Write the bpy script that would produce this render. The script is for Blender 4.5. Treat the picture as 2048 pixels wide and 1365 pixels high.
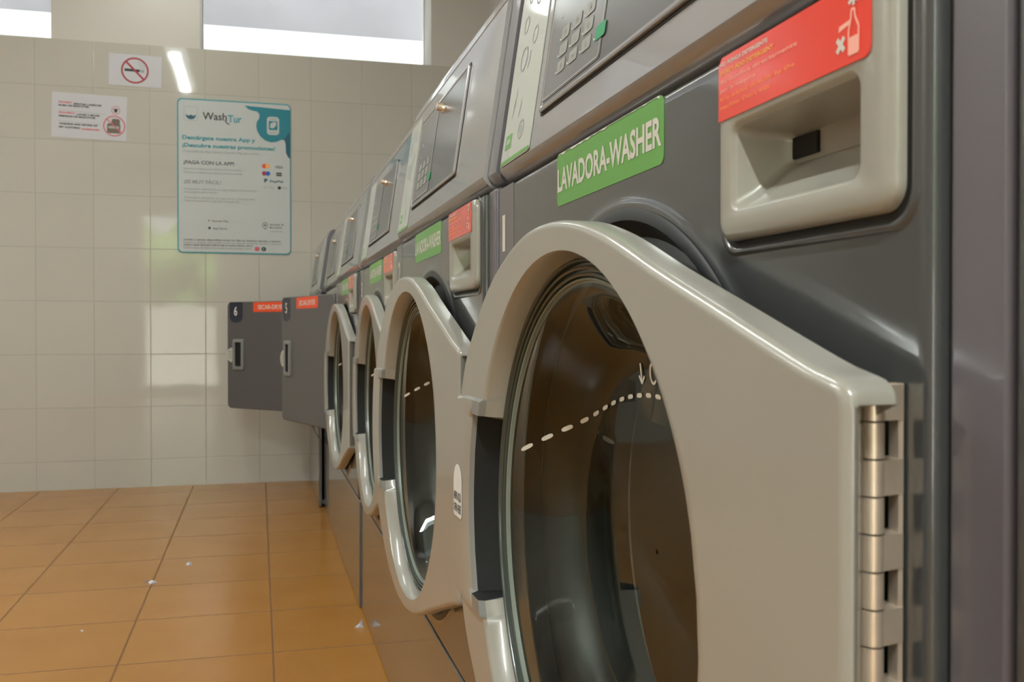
import bpy, bmesh, math, random
from mathutils import Vector, Matrix
PI = math.pi
random.seed(4)
for o in list(bpy.data.objects): bpy.data.objects.remove(o, do_unlink=True)
S = bpy.context.scene
C = S.collection

# ------------------------------------------------------------------ camera
F_PX, W_PX = 1922.0, 2048.0
cam_d = bpy.data.cameras.new('camera'); cam = bpy.data.objects.new('camera', cam_d); C.objects.link(cam)
cam_d.sensor_width = 36.0; cam_d.lens = F_PX / W_PX * 36.0
cam_d.clip_start = 0.02; cam_d.clip_end = 100
yaw = math.atan((1024 - 518) / F_PX); pitch = math.atan(20.5 / F_PX)
cam.location = (0, 0, 0.742)
cam.rotation_euler = (PI / 2 - pitch, 0, -yaw)
cam_d.dof.use_dof = True; cam_d.dof.focus_distance = 0.95; cam_d.dof.aperture_fstop = 18
S.camera = cam

# ------------------------------------------------------------------ world, sun, exposure
w = bpy.data.worlds.new('world'); S.world = w; w.use_nodes = True
bg = w.node_tree.nodes['Background']; bg.inputs[0].default_value = (0.93, 0.97, 1.0, 1); bg.inputs[1].default_value = 5.0
sd = bpy.data.lights.new('sun', 'SUN'); sd.energy = 30; sd.angle = 0.01; sd.color = (1, .97, .92)
sun = bpy.data.objects.new('sun', sd); C.objects.link(sun); sun.location = (0, 12, 12); sun.rotation_euler = (math.radians(-30), 0, 0)
S.view_settings.view_transform = 'Standard'; S.view_settings.look = 'None'
S.view_settings.gamma = 1; S.view_settings.use_curve_mapping = False
S.view_settings.exposure = 0.14
LAMP_K = 1.0
TUBE_POWER = 4.0     # strength of the ceiling tubes

# ------------------------------------------------------------------ materials
MATS = {}
def mat(name, col, rough=0.5, metal=0.0, coat=0.0, coat_rough=0.05, spec=0.5, trans=0.0, ior=1.45, emit=None, bump=None, noise=None):
    m = bpy.data.materials.new(name); m.use_nodes = True
    nt = m.node_tree; b = nt.nodes['Principled BSDF']
    b.inputs['Base Color'].default_value = (*col, 1); b.inputs['Roughness'].default_value = rough
    b.inputs['Metallic'].default_value = metal; b.inputs['Coat Weight'].default_value = coat
    b.inputs['Coat Roughness'].default_value = coat_rough; b.inputs['Specular IOR Level'].default_value = spec
    b.inputs['Transmission Weight'].default_value = trans; b.inputs['IOR'].default_value = ior
    if emit: b.inputs['Emission Color'].default_value = (*col, 1); b.inputs['Emission Strength'].default_value = emit
    if bump or noise:
        tc = nt.nodes.new('ShaderNodeTexCoord'); n = nt.nodes.new('ShaderNodeTexNoise')
        sc = (bump or noise)[0]; n.inputs['Scale'].default_value = sc; n.inputs['Detail'].default_value = 3
        nt.links.new(tc.outputs['Object'], n.inputs['Vector'])
        if bump:
            bp = nt.nodes.new('ShaderNodeBump'); bp.inputs['Strength'].default_value = bump[1]; bp.inputs['Distance'].default_value = 0.002
            nt.links.new(n.outputs['Fac'], bp.inputs['Height']); nt.links.new(bp.outputs[0], b.inputs['Normal'])
        if noise:
            mx = nt.nodes.new('ShaderNodeMix'); mx.data_type = 'RGBA'
            mx.inputs['A'].default_value = (*[c * (1 - noise[1]) for c in col], 1)
            mx.inputs['B'].default_value = (*[min(1, c * (1 + noise[1])) for c in col], 1)
            nt.links.new(n.outputs['Fac'], mx.inputs['Factor']); nt.links.new(mx.outputs['Result'], b.inputs['Base Color'])
    MATS[name] = m
    return m
BODY = mat('grey_enamel', (0.052, 0.054, 0.056), 0.30, 0.0, 0.8, 0.06, noise=(6, 0.05))
CONS = mat('silver_grey_enamel', (0.35, 0.337, 0.345), 0.30, 0.5, 0.8, 0.05, noise=(5, 0.05))
POST = mat('dark_grey_edge', (0.120, 0.112, 0.130), 0.35, 0.0, 0.5, 0.1)
KICK = mat('plinth_enamel', (0.10, 0.095, 0.09), 0.25, 0.0, 0.8, 0.05)
DOORP = mat('silver_door_plastic', (0.31, 0.298, 0.262), 0.34, 0.0, 0.6, 0.10, noise=(9, 0.04))
HGREY = mat('handle_grey_plastic', (0.20, 0.205, 0.20), 0.35, 0.0, 0.3, 0.1)
CAV = mat('shaded_cavity_plastic', (0.020, 0.021, 0.021), 0.6, 0.0, 0.0, 0.2, spec=0.15)  # dark plastic, taken nearly black to hold the shade of the recess
BLACK = mat('black_rubber', (0.012, 0.013, 0.014), 0.4)
GAP = mat('shadow_gap_black', (0.008, 0.008, 0.008), 0.7)
RUB = mat('grey_green_rubber', (0.040, 0.052, 0.044), 0.30, 0.0, 0.4, 0.1)
CLAMP = mat('clamp_ring_grey', (0.24, 0.27, 0.24), 0.3, 0.3)
HINGE = mat('hinge_steel', (0.72, 0.61, 0.50), 0.36, 0.7, noise=(60, 0.12))
STEEL = mat('drum_steel', (0.55, 0.55, 0.55), 0.28, 1.0)
CHROME = mat('chrome', (0.75, 0.72, 0.66), 0.15, 1.0)
WHITE = mat('white_print', (0.75, 0.75, 0.74), 0.4, coat=0.3)
LWHITE = mat('off_white_print', (0.62, 0.60, 0.55), 0.5)
GREEN = mat('green_vinyl', (0.115, 0.36, 0.06), 0.35, coat=0.3)
RED = mat('red_vinyl', (0.80, 0.045, 0.02), 0.25, coat=0.8, coat_rough=0.12)
ORED = mat('orange_red_vinyl', (0.78, 0.085, 0.025), 0.4)
YEL = mat('yellow_print', (0.85, 0.42, 0.10), 0.5)
ORG = mat('orange_print', (0.95, 0.30, 0.10), 0.5)
PINKP = mat('pale_pink_print', (0.90, 0.42, 0.34), 0.5)
NAVY = mat('navy_vinyl', (0.022, 0.026, 0.045), 0.35)
PLATE = mat('drawer_plastic', (0.31, 0.30, 0.26), 0.36, 0.0, 0.5, 0.12)
PLABEL = mat('pale_label', (0.50, 0.53, 0.49), 0.30, coat=0.4)
GREYP = mat('grey_print', (0.27, 0.29, 0.27), 0.5)
PANEL = mat('control_panel_grey', (0.085, 0.082, 0.09), 0.34, 0.1, 0.5, 0.12)
MEMB = mat('membrane_grey', (0.14, 0.136, 0.142), 0.35, 0.1, 0.5, 0.15)
KEYM = mat('key_silver', (0.33, 0.33, 0.315), 0.4, 0.1)
KGREEN = mat('key_green', (0.0, 0.30, 0.11), 0.4)
TEAL = mat('teal_print', (0.005, 0.20, 0.27), 0.4)
TEALT = mat('teal_text', (0.04, 0.30, 0.36), 0.5)
DTEAL = mat('dark_teal_print', (0.01, 0.09, 0.15), 0.4)
PAPER = mat('white_paper', (0.56, 0.56, 0.60), 0.6)
POSTERW = mat('poster_white', (0.52, 0.555, 0.56), 0.55)
INK = mat('black_ink', (0.03, 0.03, 0.035), 0.5)
INKG = mat('grey_ink', (0.20, 0.21, 0.22), 0.5)
INKL = mat('light_grey_ink', (0.36, 0.38, 0.39), 0.5)
MAROON = mat('prohibition_red', (0.36, 0.035, 0.055), 0.5)
PINK = mat('prohibition_pink', (0.62, 0.14, 0.17), 0.5)
CREAMG = mat('dull_green_print', (0.42, 0.46, 0.41), 0.5)
BROWNP = mat('brown_print', (0.17, 0.13, 0.10), 0.6)
BLUEP = mat('blue_print', (0.02, 0.10, 0.45), 0.5)
PLAST = mat('white_plaster', (0.60, 0.575, 0.54), 0.8, bump=(8, 0.15))
CEIL = mat('ceiling_white', (0.72, 0.71, 0.68), 0.9)
LATCH = mat('latch_plastic', (0.45, 0.45, 0.41), 0.4)
DDOOR = mat('dryer_door_enamel', (0.085, 0.083, 0.085), 0.45, 0.0, 0.25, 0.25)
UPVC = mat('white_frame', (0.75, 0.75, 0.73), 0.4)
ROOFW = mat('outer_ledge_white', (0.85, 0.85, 0.84), 0.8)
PINKW = mat('outer_render_pinkish', (0.185, 0.174, 0.180), 0.9, noise=(2.2, 0.25))
GROUND = mat('pale_paving', (0.6, 0.58, 0.53), 0.8)
LEAF = mat('hedge_green', (0.22, 0.36, 0.10), 0.7, noise=(7, 0.7))
TRUNK = mat('lint_white', (0.62, 0.66, 0.75), 0.9)
LINTB = mat('lint_grey', (0.25, 0.25, 0.25), 0.9)
TUBE = mat('tube_light', (0.90, 1.0, 0.95), emit=TUBE_POWER)

def glass_mat(name, tint, dark=False):
    m = bpy.data.materials.new(name); m.use_nodes = True; nt = m.node_tree; nt.nodes.clear()
    out = nt.nodes.new('ShaderNodeOutputMaterial'); mix = nt.nodes.new('ShaderNodeMixShader')
    tr = nt.nodes.new('ShaderNodeBsdfTransparent'); gl = nt.nodes.new('ShaderNodeBsdfGlossy'); lw = nt.nodes.new('ShaderNodeLayerWeight'); pw = nt.nodes.new('ShaderNodeMath'); fr = nt.nodes.new('ShaderNodeMath')
    tr.inputs[0].default_value = (*tint, 1); gl.inputs['Roughness'].default_value = 0.015; gl.inputs[0].default_value = (0.92, 0.95, 0.92, 1)
    lw.inputs['Blend'].default_value = 0.5; pw.operation = 'POWER'; pw.inputs[1].default_value = 5.0; fr.operation = 'MULTIPLY_ADD'; fr.inputs[1].default_value = 0.95; fr.inputs[2].default_value = 0.05
    nt.links.new(lw.outputs['Facing'], pw.inputs[0]); nt.links.new(pw.outputs[0], fr.inputs[0])
    nt.links.new(fr.outputs[0], mix.inputs[0]); nt.links.new(tr.outputs[0], mix.inputs[1]); nt.links.new(gl.outputs[0], mix.inputs[2])
    nt.links.new(mix.outputs[0], out.inputs[0]); return m
BOWL = glass_mat('bowl_glass', (0.70, 0.74, 0.69))
PANE = glass_mat('window_glass', (0.95, 0.97, 0.96))

def tile_mat(name, ua, va, u0, v0, pitch, pitchv, gw, tile, tile2, grout, rough, bumpd=0.0012, blotch=0.0, coat=0.0, wob=0.15):
    m = bpy.data.materials.new(name); m.use_nodes = True; nt = m.node_tree; N = nt.nodes; L = nt.links
    b = N['Principled BSDF']
    tc = N.new('ShaderNodeTexCoord'); sp = N.new('ShaderNodeSeparateXYZ'); L.new(tc.outputs['Object'], sp.inputs[0])
    def mth(op, a, bb=None, cl=False):
        n = N.new('ShaderNodeMath'); n.operation = op; n.use_clamp = cl
        for i, x in enumerate((a, bb)):
            if x is None: continue
            if isinstance(x, (int, float)): n.inputs[i].default_value = x
            else: L.new(x, n.inputs[i])
        return n.outputs[0]
    U = mth('DIVIDE', mth('SUBTRACT', sp.outputs[ua], u0), pitch); V = mth('DIVIDE', mth('SUBTRACT', sp.outputs[va], v0), pitchv)
    fu = mth('FRACT', U); fv = mth('FRACT', V)
    du = mth('MINIMUM', fu, mth('SUBTRACT', 1.0, fu)); dv = mth('MINIMUM', fv, mth('SUBTRACT', 1.0, fv))
    d = mth('MULTIPLY', mth('MINIMUM', du, dv), pitch)
    edge = mth('DIVIDE', mth('SUBTRACT', d, gw * 0.5), gw * 0.9, True)
    cx = N.new('ShaderNodeCombineXYZ'); L.new(mth('FLOOR', U), cx.inputs[0]); L.new(mth('FLOOR', V), cx.inputs[1])
    wn = N.new('ShaderNodeTexWhiteNoise'); wn.noise_dimensions = '3D'; L.new(cx.outputs[0], wn.inputs[0])
    nz = N.new('ShaderNodeTexNoise'); nz.inputs['Scale'].default_value = 4.5; nz.inputs['Detail'].default_value = 5; L.new(tc.outputs['Object'], nz.inputs['Vector'])
    f = mth('ADD', mth('MULTIPLY', wn.outputs[0], 1 - blotch), mth('MULTIPLY', mth('MULTIPLY', mth('SUBTRACT', nz.outputs['Fac'], 0.25), 2.0), blotch), True)
    mx = N.new('ShaderNodeMix'); mx.data_type = 'RGBA'; mx.inputs['A'].default_value = (*tile, 1); mx.inputs['B'].default_value = (*tile2, 1); L.new(f, mx.inputs['Factor'])
    mg = N.new('ShaderNodeMix'); mg.data_type = 'RGBA'; mg.inputs['A'].default_value = (*grout, 1); L.new(mx.outputs['Result'], mg.inputs['B']); L.new(edge, mg.inputs['Factor'])
    L.new(mg.outputs['Result'], b.inputs['Base Color'])
    rr = mth('ADD', rough, mth('MULTIPLY', mth('SUBTRACT', 1.0, edge), 0.5)); L.new(rr, b.inputs['Roughness'])
    n2 = N.new('ShaderNodeTexNoise'); n2.inputs['Scale'].default_value = 9; n2.inputs['Detail'].default_value = 1; L.new(tc.outputs['Object'], n2.inputs['Vector'])
    h = mth('ADD', edge, mth('MULTIPLY', n2.outputs['Fac'], wob))
    bp = N.new('ShaderNodeBump'); bp.inputs['Distance'].default_value = bumpd; bp.inputs['Strength'].default_value = 0.6
    L.new(h, bp.inputs['Height']); L.new(bp.outputs[0], b.inputs['Normal'])
    b.inputs['Coat Weight'].default_value = coat
    return m
WTILE = tile_mat('wall_tiles', 0, 2, 0.002, 0.1315, 0.2495, 0.2495, 0.0018, (0.49, 0.473, 0.425), (0.52, 0.503, 0.455), (0.38, 0.36, 0.315), 0.045, 0.0007, 0.35, wob=0.5)
FTILE = tile_mat('floor_tiles', 0, 1, 0.030, 0.236, 0.3355, 0.3400, 0.0022, (0.42, 0.190, 0.040), (0.35, 0.148, 0.024), (0.17, 0.08, 0.03), 0.24, 0.0010, 0.7, wob=0.4)

# ------------------------------------------------------------------ mesh helpers
class MB:
    def __init__(s): s.v = []; s.f = []; s.m = []; s.mats = []
    def mi(s, m):
        if m not in s.mats: s.mats.append(m)
        return s.mats.index(m)
    def add(s, vs, fs, m):
        k = len(s.v); s.v += [tuple(v) for v in vs]; i = s.mi(m)
        for f in fs: s.f.append([a + k for a in f]); s.m.append(i)
    def box(s, a, b, m):
        (x0, y0, z0), (x1, y1, z1) = a, b
        x0, x1 = min(x0, x1), max(x0, x1); y0, y1 = min(y0, y1), max(y0, y1); z0, z1 = min(z0, z1), max(z0, z1)
        s.add([(x0,y0,z0),(x1,y0,z0),(x1,y1,z0),(x0,y1,z0),(x0,y0,z1),(x1,y0,z1),(x1,y1,z1),(x0,y1,z1)],
              [(3,2,1,0),(4,5,6,7),(0,1,5,4),(1,2,6,5),(2,3,7,6),(3,0,4,7)], m)
    def prism(s, prof, axis, a0, a1, m):        # prof: 2D points on the two other axes, extruded along axis
        n = len(prof)
        def P(p, a):
            if axis == 0: return (a, p[0], p[1])
            if axis == 1: return (p[0], a, p[1])
            return (p[0], p[1], a)
        vs = [P(p, a0) for p in prof] + [P(p, a1) for p in prof]
        fs = [(i, (i+1) % n, (i+1) % n + n, i + n) for i in range(n)] + [tuple(range(n))[::-1], tuple(range(n, 2*n))]
        s.add(vs, fs, m)
    def loft(s, loops, m, closed=False, ms=None):     # loops: lists of 3D points of equal length (each a closed ring)
        n = len(loops[0]); vs = [p for l in loops for p in l]; K = len(loops)
        k0 = len(s.v); s.v += [tuple(v) for v in vs]
        for a in range(K if closed else K - 1):
            b = (a + 1) % K; i = s.mi(ms[a] if ms else m)
            for j in range(n):
                j2 = (j + 1) % n
                s.f.append([k0 + a*n + j, k0 + a*n + j2, k0 + b*n + j2, k0 + b*n + j]); s.m.append(i)
    def cyl(s, c, r, axis, a0, a1, m, n=24, r1=None):
        r1 = r if r1 is None else r1
        def P(t, a, rr):
            u, v = c[0] + rr*math.cos(t), c[1] + rr*math.sin(t)
            return (a, u, v) if axis == 0 else ((u, a, v) if axis == 1 else (u, v, a))
        vs = [P(2*PI*i/n, a0, r) for i in range(n)] + [P(2*PI*i/n, a1, r1) for i in range(n)]
        s.add(vs, [(i, (i+1) % n, (i+1) % n + n, i + n) for i in range(n)] + [tuple(range(n))[::-1], tuple(range(n, 2*n))], m)
    def build(s, name, parent=None, sharp=35, bevel=None, smooth=True):
        me = bpy.data.meshes.new(name); me.from_pydata(s.v, [], s.f)
        for m in s.mats: me.materials.append(m)
        for p, i in zip(me.polygons, s.m): p.material_index = i; p.use_smooth = smooth
        bm = bmesh.new(); bm.from_mesh(me); bmesh.ops.recalc_face_normals(bm, faces=bm.faces); bm.to_mesh(me); bm.free()
        if smooth: me.set_sharp_from_angle(angle=math.radians(sharp))
        me.update()
        o = bpy.data.objects.new(name, me); C.objects.link(o)
        if parent: o.parent = parent
        if bevel:
            md = o.modifiers.new('bevel', 'BEVEL'); md.width = bevel; md.segments = 3; md.limit_method = 'ANGLE'; md.angle_limit = math.radians(40)
            md.harden_normals = False
        return o

def rrect(y0, y1, z0, z1, r, n=6):
    pts = []
    for cx, cz, a in ((y1-r, z1-r, 0), (y0+r, z1-r, 90), (y0+r, z0+r, 180), (y1-r, z0+r, 270)):
        for k in range(n + 1):
            t = math.radians(a + 90*k/n); pts.append((cx + r*math.cos(t), cz + r*math.sin(t)))
    return pts
# a "frame" maps flat (a right, b up, c out) to 3D
class Fr:
    def __init__(s, o, r, u, n): s.o, s.r, s.u, s.n = Vector(o), Vector(r), Vector(u), Vector(n)
    def __call__(s, a, b, c=0.0): return tuple(s.o + s.r*a + s.u*b + s.n*c)
def flat(mb, fr, pts, c, m, thick=0.0003):       # thin plate whose front is at height c
    n = len(pts)
    vs = [fr(a, b, c) for a, b in pts] + [fr(a, b, c - thick) for a, b in pts]
    mb.add(vs, [tuple(range(n))] + [(i, (i+1) % n, (i+1) % n + n, i + n) for i in range(n)], m)
def disc(cx, cy, r, n=32, r2=None): return [(cx + r*math.cos(2*PI*i/n), cy + (r2 or r)*math.sin(2*PI*i/n)) for i in range(n)]
def annulus(mb, fr, cx, cy, r0, r1, c, m, n=40):
    vs = [fr(cx + r0*math.cos(2*PI*i/n), cy + r0*math.sin(2*PI*i/n), c) for i in range(n)] + [fr(cx + r1*math.cos(2*PI*i/n), cy + r1*math.sin(2*PI*i/n), c) for i in range(n)]
    mb.add(vs, [(i, (i+1) % n, (i+1) % n + n, i + n) for i in range(n)], m)
def stroke(mb, fr, pts, wd, c, m):
    for (a, b), (a2, b2) in zip(pts, pts[1:]):
        dx, dy = a2-a, b2-b; l = math.hypot(dx, dy) or 1; nx, ny = -dy/l*wd/2, dx/l*wd/2
        mb.add([fr(a+nx, b+ny, c), fr(a-nx, b-ny, c), fr(a2-nx, b2-ny, c), fr(a2+nx, b2+ny, c)], [(0,1,2,3)], m)
_tc = {}
def text_geo(t, weight):
    if (t, weight) not in _tc:
        cu = bpy.data.curves.new('t', 'FONT'); cu.body = t; cu.offset = weight; cu.resolution_u = 3; cu.fill_mode = 'FRONT'
        ob = bpy.data.objects.new('t', cu); C.objects.link(ob)
        dg = bpy.context.evaluated_depsgraph_get(); me = bpy.data.meshes.new_from_object(ob.evaluated_get(dg))
        vs = [(v.co.x, v.co.y) for v in me.vertices]; fs = [list(p.vertices) for p in me.polygons]
        bpy.data.objects.remove(ob); bpy.data.meshes.remove(me)
        _tc[(t, weight)] = (vs, fs)
    return _tc[(t, weight)]
def text(mb, fr, t, a, b, wd, ht, c, m, weight=0.0, skew=0.0):     # fills the box a..a+wd, b..b+ht (cap height)
    vs, fs = text_geo(t, weight)
    x0 = min(v[0] for v in vs); x1 = max(v[0] for v in vs)
    cv, _ = text_geo('H', weight); y0 = min(v[1] for v in cv); y1 = max(v[1] for v in cv)
    mb.add([fr(a + (x-x0)/(x1-x0)*wd + skew*(y-y0), b + (y-y0)/(y1-y0)*ht, c) for x, y in vs], fs, m)

def empty(name, loc, label=None, cat=None, group=None, parent=None):
    o = bpy.data.objects.new(name, None); C.objects.link(o); o.location = loc; o.empty_display_size = 0.05
    if label: o['label'] = label
    if cat: o['category'] = cat
    if group: o['group'] = group
    if parent: o.parent = parent
    return o
def tag(o, label, cat, group=None):
    o['label'] = label; o['category'] = cat
    if group: o['group'] = group
    return o
def struct(o): o['kind'] = 'structure'; return o
def kids(o, pool): return [c for c in pool if c.parent == o]
def copy_tree(o, parent, pool, skip=()):
    c = o.copy(); C.objects.link(c)
    if parent: c.parent = parent
    for ch in pool:
        if ch.parent == o and ch.name.split('.')[0] not in skip: copy_tree(ch, c, pool, skip)
    return c

# ------------------------------------------------------------------ the room
XL, XR, YB, YF, ZC = -2.75, 1.15, -2.3, 4.85, 2.72
ZT = 2.0945
mb = MB(); mb.box((XL-.1, YB-.1, -.08), (XR+.1, YF+.25, 0), FTILE); struct(mb.build('floor', smooth=False))
mb = MB(); mb.box((XL-.1, YB-.1, ZC), (XR+.1, YF+.25, ZC+.1), CEIL); struct(mb.build('ceiling', smooth=False))
WX = [(-2.45, -0.925), (-0.270, 0.852)]
mb = MB(); mb.box((XL-.1, YF, 0), (XR+.1, YF+.25, ZT), WTILE)
ZW = 2.66
for a, b in ((XL-.1, WX[0][0]), (WX[0][1], WX[1][0]), (WX[1][1], XR+.1)): mb.box((a, YF, ZT), (b, YF+.25, ZW), PLAST)
mb.box((XL-.1, YF, ZW), (XR+.1, YF+.25, ZC), PLAST)
struct(mb.build('wall_far', smooth=False))
for k, (a, b) in enumerate(WX):
    e = empty('window_%d' % (k+1), ((a+b)/2, YF+.22, ZT)); struct(e)
    h = (b-a)/2; H = ZW-ZT
    mb = MB(); mb.box((-h, -.02, 0.0), (h, .02, .012), UPVC); mb.box((-h, -.02, H-.012), (h, .02, H), UPVC)
    mb.box((-h, -.02, 0), (-h+.006, .02, H), UPVC); mb.box((h-.006, -.02, 0), (h, .02, H), UPVC)
    f = mb.build('window_frame', e, smooth=False)
    mb = MB(); mb.box((-h+.006, -.003, .012), (h-.006, .003, H-.012), PANE); mb.build('pane', f, smooth=False)
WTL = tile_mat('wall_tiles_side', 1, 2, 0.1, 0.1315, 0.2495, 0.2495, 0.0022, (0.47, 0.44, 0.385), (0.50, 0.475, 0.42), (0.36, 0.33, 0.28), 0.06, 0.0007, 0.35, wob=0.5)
mb = MB(); mb.box((XL-.1, YB, 0), (XL, YF, ZT), WTL); mb.box((XL-.1, YB, ZT), (XL, YF, ZC), PLAST); struct(mb.build('wall_left', smooth=False))
mb = MB(); mb.box((XR, YB, 0), (XR+.1, YF, ZC), PLAST); struct(mb.build('wall_right', smooth=False))
# wall behind the camera with a glazed entrance
DX0, DX1, DZ = -1.35, -0.45, 2.15
mb = MB()
mb.box((XL-.1, YB-.1, 0), (DX0, YB, ZC), PLAST); mb.box((DX1, YB-.1, 0), (XR+.1, YB, ZC), PLAST); mb.box((DX0, YB-.1, DZ), (DX1, YB, ZC), PLAST)
struct(mb.build('wall_back', smooth=False))
e = empty('door_1', ((DX0+DX1)/2, YB-.05, 0)); struct(e)
h = (DX1-DX0)/2
mb = MB(); mb.box((-h, -.03, 0), (-h+.05, .03, DZ), UPVC); mb.box((h-.05, -.03, 0), (h, .03, DZ), UPVC)
mb.box((-h+.05, -.03, DZ-.05), (h-.05, .03, DZ), UPVC); mb.box((-h+.05, -.03, 0), (h-.05, .03, .10), UPVC)
f = mb.build('door_frame', e, smooth=False)
mb = MB(); mb.box((-h+.05, -.004, .10), (h-.05, .004, DZ-.05), PANE); mb.build('pane', f, smooth=False)
# outside: paving, hedge behind the camera, neighbouring roof and wall beyond the high windows
mb = MB(); mb.box((-8, -9, -.12), (8, YB-.1, -.02), GROUND); struct(mb.build('paving', smooth=False))
mb = MB()
for i in range(60):
    x, z, y = random.uniform(-4, 3), random.uniform(1.3, 2.4), random.uniform(-6.6, -5.8); r = random.uniform(.25, .5)
    n = 8; loops = []
    for a in range(1, 6):
        t = PI*a/6; loops.append([(x + r*math.sin(t)*math.cos(2*PI*j/n)*random.uniform(.8, 1.2), y + r*math.sin(t)*math.sin(2*PI*j/n), z + r*math.cos(t)) for j in range(n)])
    mb.loft(loops, LEAF)
mb.box((-4, -6.4, 1.12), (3, -6.0, 1.6), LEAF)
tag(mb.build('hedge', smooth=False), 'leafy green hedge outside the glazed entrance, seen mirrored in the wall tiles', 'hedge')
mb = MB(); mb.prism([(YF+.40, 2.02), (YF+.40, 2.08), (YF+.62, 2.40), (YF+.72, 2.40), (YF+.72, 2.02)], 0, -3.2, 2.4, ROOFW)
struct(mb.build('trim_1', smooth=False))
mb = MB(); mb.box((-5, YF+1.5, 1.2), (4, YF+1.6, 6.5), PINKW); struct(mb.build('wall_outside', smooth=False))

mb = MB(); mb.box((-4, -5.2, -.02), (3, -5.05, 1.1), PLAST); struct(mb.build('garden_wall', smooth=False))

# ceiling luminaires: first known from its reflection, the others added to brighten the room
for k, (x, y, watt) in enumerate(((-0.55, 2.22, 13), (-0.55, -1.1, 68), (-2.15, 2.5, 42), (-0.40, 4.15, 2.5))):
    e = empty('ceiling_light', (x, y, ZC), ['white fluorescent batten on the ceiling above the middle of the aisle',
        'added fill batten, out of view, on the ceiling above the aisle near the camera', 'added fill batten, out of view, on the ceiling by the left wall', 'added fill batten, out of view, on the ceiling right beside the tiled end wall it brightens'][k], 'ceiling light', 'fluorescent battens on the ceiling')
    mb = MB(); mb.prism([(-.08, 0), (-.075, -.04), (.075, -.04), (.08, 0)], 1, -.62, .62, UPVC); mb.build('housing', e, smooth=False)
    mb = MB(); mb.prism([(-.065, -.0405), (-.060, -.070), (-.03, -.085), (.03, -.085), (.060, -.070), (.065, -.0405)], 1, -.58, .58, TUBE); mb.build('diffuser', e)
    ld = bpy.data.lights.new('tube_lamp', 'AREA'); ld.shape = 'RECTANGLE'; ld.size = .07; ld.size_y = 1.14; ld.energy = watt * LAMP_K; ld.color = (0.95, 1.0, 0.96)
    lo = bpy.data.objects.new('lamp', ld); C.objects.link(lo); lo.parent = e; lo.location = (0, 0, -.09)

# ------------------------------------------------------------------ washing machine
# machine-local axes: x into the machine (0 = front face), y along the row (+ = far side), z up
NOCT = 168
def circle_loop(cy, cz, r, x, angs): return [(x, cy + r*math.cos(t), cz + r*math.sin(t)) for t in angs]
def rect_ray(cy, cz, y0, y1, z0, z1, t):
    c, s = math.cos(t), math.sin(t); k = 1e9
    if c > 1e-9: k = min(k, (y1-cy)/c)
    if c < -1e-9: k = min(k, (y0-cy)/c)
    if s > 1e-9: k = min(k, (z1-cz)/s)
    if s < -1e-9: k = min(k, (z0-cz)/s)
    return cy + k*c, cz + k*s
HW = 0.380            # half pitch of the row
PY0, PY1 = -0.340, 0.377     # raised front panel
ZK, ZS = 0.290, 0.9045       # top of plinth panel, seam under the console
DC = (0.010, 0.572)   # centre of the porthole

def make_carcass(root):
    mb = MB()
    mb.box((.012, -HW+.004, .015), (.80, -HW+.012, ZS), BODY); mb.box((.012, HW-.010, .015), (.80, HW-.003, ZS), BODY)
    mb.box((.79, -HW+.012, .015), (.80, HW-.010, ZS), BODY); mb.box((.03, -HW+.012, ZS-.012), (.79, HW-.010, ZS-.002), BODY)
    mb.box((.012, -HW+.012, .015), (.79, HW-.010, .03), BODY)
    return mb
def frame_post(root):
    mb = MB(); mb.box((.006, -HW+.004, .03), (.03, PY0-.003, ZS-.001), POST)
    return mb.build('corner_post', root, bevel=.003)

def make_front_panel(root, hole=True):
    mb = MB()
    angs = [2*PI*i/NOCT for i in range(NOCT)]
    cor = [math.atan2(z-DC[1], y-DC[0]) % (2*PI) for y in (PY0, PY1) for z in (ZK+.001, ZS-.004)]
    for c in cor:
        k = min(range(NOCT), key=lambda i: abs(angs[i]-c)); angs[k] = c
    def rl(ins, x): return [(x, *rect_ray(*DC, PY0+ins, PY1-ins, ZK+.001+ins, ZS-.004-ins, t)) for t in angs]
    loops = [circle_loop(*DC, .255, .05, angs), circle_loop(*DC, .2575, .010, angs), circle_loop(*DC, .2590, .002, angs), circle_loop(*DC, .2600, -.0012, angs), circle_loop(*DC, .2630, -.0020, angs), circle_loop(*DC, .2660, -.0008, angs), circle_loop(*DC, .270, 0, angs), circle_loop(*DC, .274, 0, angs),
             rl(.008, 0), rl(.0045, .0), rl(.0022, .0006), rl(.0006, .0022), rl(0, .006), rl(0, .03)]
    mb.loft(loops, BODY)
    o = mb.build('front_panel', root, sharp=50)
    bm = bmesh.new(); bm.from_mesh(o.data)          # opening for the drawer recess
    ya, yb, za, zb = -.3015, -.1865, .8098, .8552
    for co, no in (((0, ya, 0), (0, 1, 0)), ((0, yb, 0), (0, 1, 0)), ((0, 0, za), (0, 0, 1)), ((0, 0, zb), (0, 0, 1))):
        bmesh.ops.bisect_plane(bm, geom=bm.verts[:] + bm.edges[:] + bm.faces[:], plane_co=co, plane_no=no)
    kill = [f for f in bm.faces if abs(f.calc_center_median().x) < .003 and ya < f.calc_center_median().y < yb and za < f.calc_center_median().z < zb]
    bmesh.ops.delete(bm, geom=kill, context='FACES'); bm.to_mesh(o.data); bm.free()
    return o

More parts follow.
